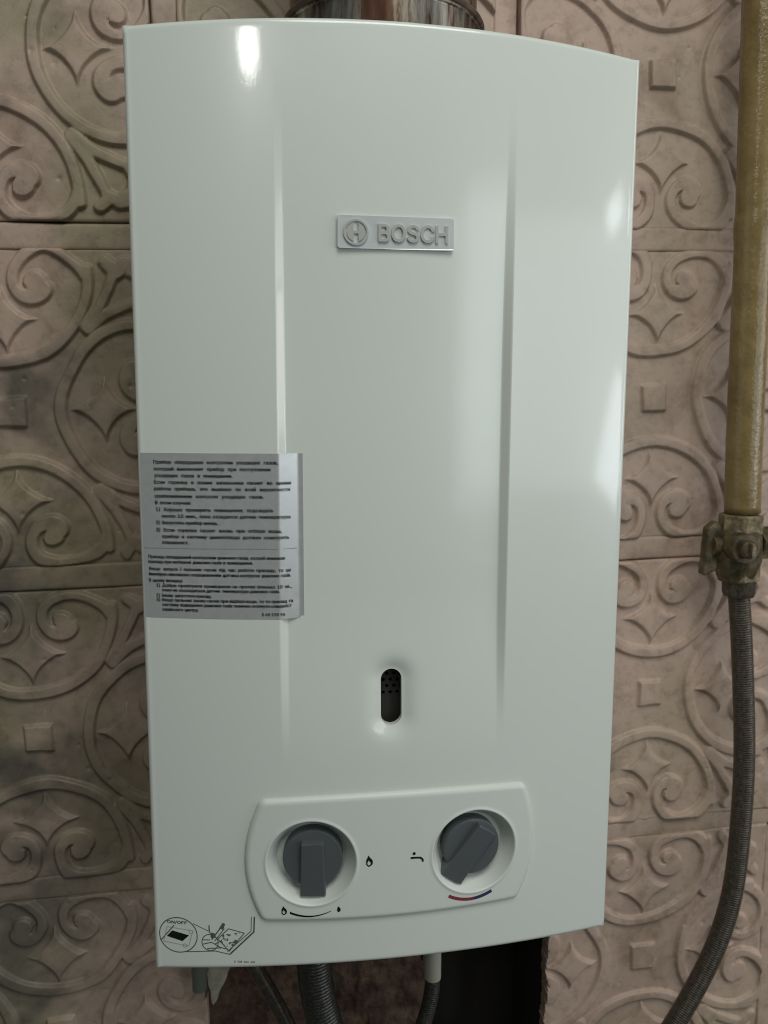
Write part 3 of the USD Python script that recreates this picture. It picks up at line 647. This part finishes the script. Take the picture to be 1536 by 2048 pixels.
# ------------------------------------------------------------------ gas pipe, valve and hose on the right
GY = -.040
gas = thing('gas_pipe', 'ochre painted vertical gas pipe right of the heater with a valve at its end', 'gas pipe')
rsn = np.random.default_rng(5)
part('pipe', tube([(.3085, GY, .62), (.3095, GY, .39), (.3145, GY, .22), (.3190, GY, .0), (.3195, GY, -.012)], .0145, 40, step=.006), M['pipe'], gas, smooth=True)
part('collar', tube([(.3142, GY, .230), (.3150, GY, .205)], .0152, 40, rfun=lambda s: .0147 + .0007 * math.sin(math.pi * min(s / .025, 1)), step=.003, caps=False), M['pipe'], gas, smooth=True)
def lumpy(mesh, amp, seed, sub_=.003):
    man = mesh
    v, f = trimesh.remesh.subdivide_to_size(mesh.vertices, mesh.faces, sub_)
    mm = trimesh.Trimesh(v, f); mm.merge_vertices(); nz = meshkit.noise(mm.vertices * 120, seed) if True else 0
    mm.vertices = mm.vertices + mm.vertex_normals * (amp * (np.asarray(nz).reshape(-1, 1) - .0)); return mm
def hexnut(r, h, axis='z'):
    m_ = hull_prism(Polygon([(r * math.cos(a_), r * math.sin(a_)) for a_ in np.radians(np.arange(0, 360, 60) + 15)]), 0, h, .0015)
    if axis == 'x': m_.apply_transform(trimesh.transformations.rotation_matrix(math.pi / 2, (0, 1, 0)))
    return m_
cx0 = .3170
M['valve_dark'] = mat('tarred_valve_brass', {
    'g': ('geometry', {}), 'n': pos_noise(90, 5, .65), 'c': ('rgb_ramp', {'ramp': [(.36, (.04, .03, .014)), (.56, (.12, .088, .042)), (.74, (.28, .22, .13))]}),
    'b': ('bump', {'strength': .6, 'distance': .0012}), 'p': ('principled_bsdf', {'roughness': .45})},
    [('g.position', 'n.vector'), ('n.fac', 'c.fac'), ('c.color', 'p.base_color'), ('n.fac', 'b.height'), ('b.normal', 'p.normal')])
RX = trimesh.transformations.rotation_matrix
part('upper_nut', lumpy(at(hexnut(.0178, .015), cx0 + .0015, GY, -.0285), .0005, 2), M['valve'], gas, smooth=32)
part('valve_body', lumpy(at(revolve([(0, -.030), (.0135, -.030), (.0150, -.026), (.0185, -.016), (.0195, -.004), (.0180, .010), (.0140, .016), (0, .016)], 40), cx0, GY, -.0400), .0012, 3), M['valve_dark'], gas, smooth=40)
part('tap_stem', lumpy(at(revolve([(0, 0), (.0125, 0), (.0125, .012), (.0118, .0135), (.0075, .0135), (.0075, .019), (.0062, .0205), (0, .0205)], 36).apply_transform(RX(math.pi / 2, (1, 0, 0))), cx0 - .0065, GY - .010, -.0390), .0004, 8), M['valve_dark'], gas, smooth=32)
key = trimesh.creation.box((.0030, .006, .0125)); part('stem_flat', at(key, cx0 - .0065, GY - .0315, -.039), M['valve'], gas)
hd = hull_prism(Polygon([(-.0085, -.0260), (.0040, -.0205), (.0085, .0130), (.0020, .0215), (-.0060, .0150)]).buffer(-.002).buffer(.002, 5), 0, .008, .0015)
hd.apply_transform(RX(math.pi / 2, (1, 0, 0)))
part('side_lug', lumpy(at(hd, .2945, GY + .006, -.040), .0006, 4), M['valve_dark'], gas, smooth=35)
part('side_neck', at(revolve([(0, 0), (.0085, 0), (.0085, .022), (0, .022)], 28).apply_transform(RX(-math.pi / 2, (0, 1, 0))), cx0 - .002, GY, -.040), M['valve_dark'], gas, smooth=35)
part('side_plug', lumpy(at(hexnut(.0150, .014, 'x'), cx0 + .0165, GY, -.0385), .0005, 6), M['valve_dark'], gas, smooth=32)
part('lower_nut', lumpy(at(hexnut(.0168, .0185), cx0 + .0025, GY, -.0690), .0005, 5), M['valve'], gas, smooth=32)

def corrugated(pts, r, pitch, depth, name, m_, parent, n=22):
    return part(name, tube(pts, r, n, rfun=lambda s: r - depth * .5 + depth * .5 * math.cos(2 * math.pi * s / pitch), step=pitch / 4.0), m_, parent, smooth=True)
ghose = thing('gas_hose', 'dark braided gas hose hanging from the valve and curving left', 'hose')
part('ferrule', at(revolve([(0, 0), (.0125, 0), (.0135, .003), (.0140, .016), (.0128, .018), (0, .018)], 40), .3205, GY, -.0835), M['hose'], ghose, smooth=30)
corrugated([(.3205, GY, -.080), (.3245, GY, -.110), (.3315, GY, -.177), (.3352, GY, -.223), (.3358, GY, -.3074), (.3310, GY, -.3649), (.3178, GY, -.4122), (.3030, GY, -.4454), (.2830, GY, -.4821), (.255, GY, -.525)], .0091, .0021, .0006, 'hose', M['hose'], ghose, 28)

# ------------------------------------------------------------------ under the heater
h1 = thing('water_hose', 'thick steel braided hose under the heater, nearest the middle', 'hose')
corrugated([(-.047, -.090, -.285), (-.047, -.090, -.350), (-.0445, -.092, -.374), (-.0365, -.095, -.409), (-.020, -.098, -.46)], .0135, .0026, .0008, 'hose', M['steel_hose'], h1, 28)
part('ferrule', at(revolve([(0, 0), (.0142, 0), (.0148, .002), (.0148, .02), (0, .02)], 36), -.047, -.090, -.322), M['grey_pipe'], h1, smooth=30)
h2 = thing('thin_hose', 'thin dark hose slanting down under the label side of the heater', 'hose')
corrugated([(-.102, -.070, -.290), (-.096, -.070, -.355), (-.080, -.070, -.389), (-.0655, -.070, -.422), (-.05, -.070, -.47)], .0062, .0018, .0005, 'hose', M['hose'], h2, 20)
h3 = thing('fitted_hose', 'narrow braided hose with a cream plastic fitting under the right knob', 'hose')
part('fitting', at(revolve([(0, 0), (.0060, 0), (.0066, .001), (.0066, .060), (0, .060)], 36), .0490, -.080, -.3815), M['plastic'], h3, smooth=30)
corrugated([(.0490, -.080, -.378), (.0478, -.080, -.396), (.0400, -.080, -.426), (.024, -.080, -.47)], .0062, .0018, .0005, 'hose', M['steel_hose'], h3, 20)
st1 = thing('pipe_stub', 'short grey pipe stub beside the mortar lump under the left corner', 'pipe')
part('stub', tube([(-.1392, -.022, -.30), (-.1398, -.022, -.414)], .0062, 24), M['grey_pipe'], st1, smooth=40)
part('rim', tube([(-.1392, -.022, -.388), (-.1392, -.022, -.398)], .0072, 24), M['grey_pipe'], st1, smooth=40)
lump_m = hullm([(-.134, .012, -.33), (-.134, -.016, -.33), (-.108, .012, -.33), (-.110, -.014, -.33), (-.1335, -.016, -.402), (-.113, -.012, -.400), (-.1165, -.006, -.410), (-.1295, -.012, -.436), (-.1285, .012, -.437), (-.112, .012, -.404), (-.134, .012, -.40)])
tag(part('mortar_lump', lumpy(lump_m, .0022, 9, .004), M['mortar'], None, smooth=50), 'pale mortar lump hanging in a point under the heater, beside the grey stub', 'mortar')
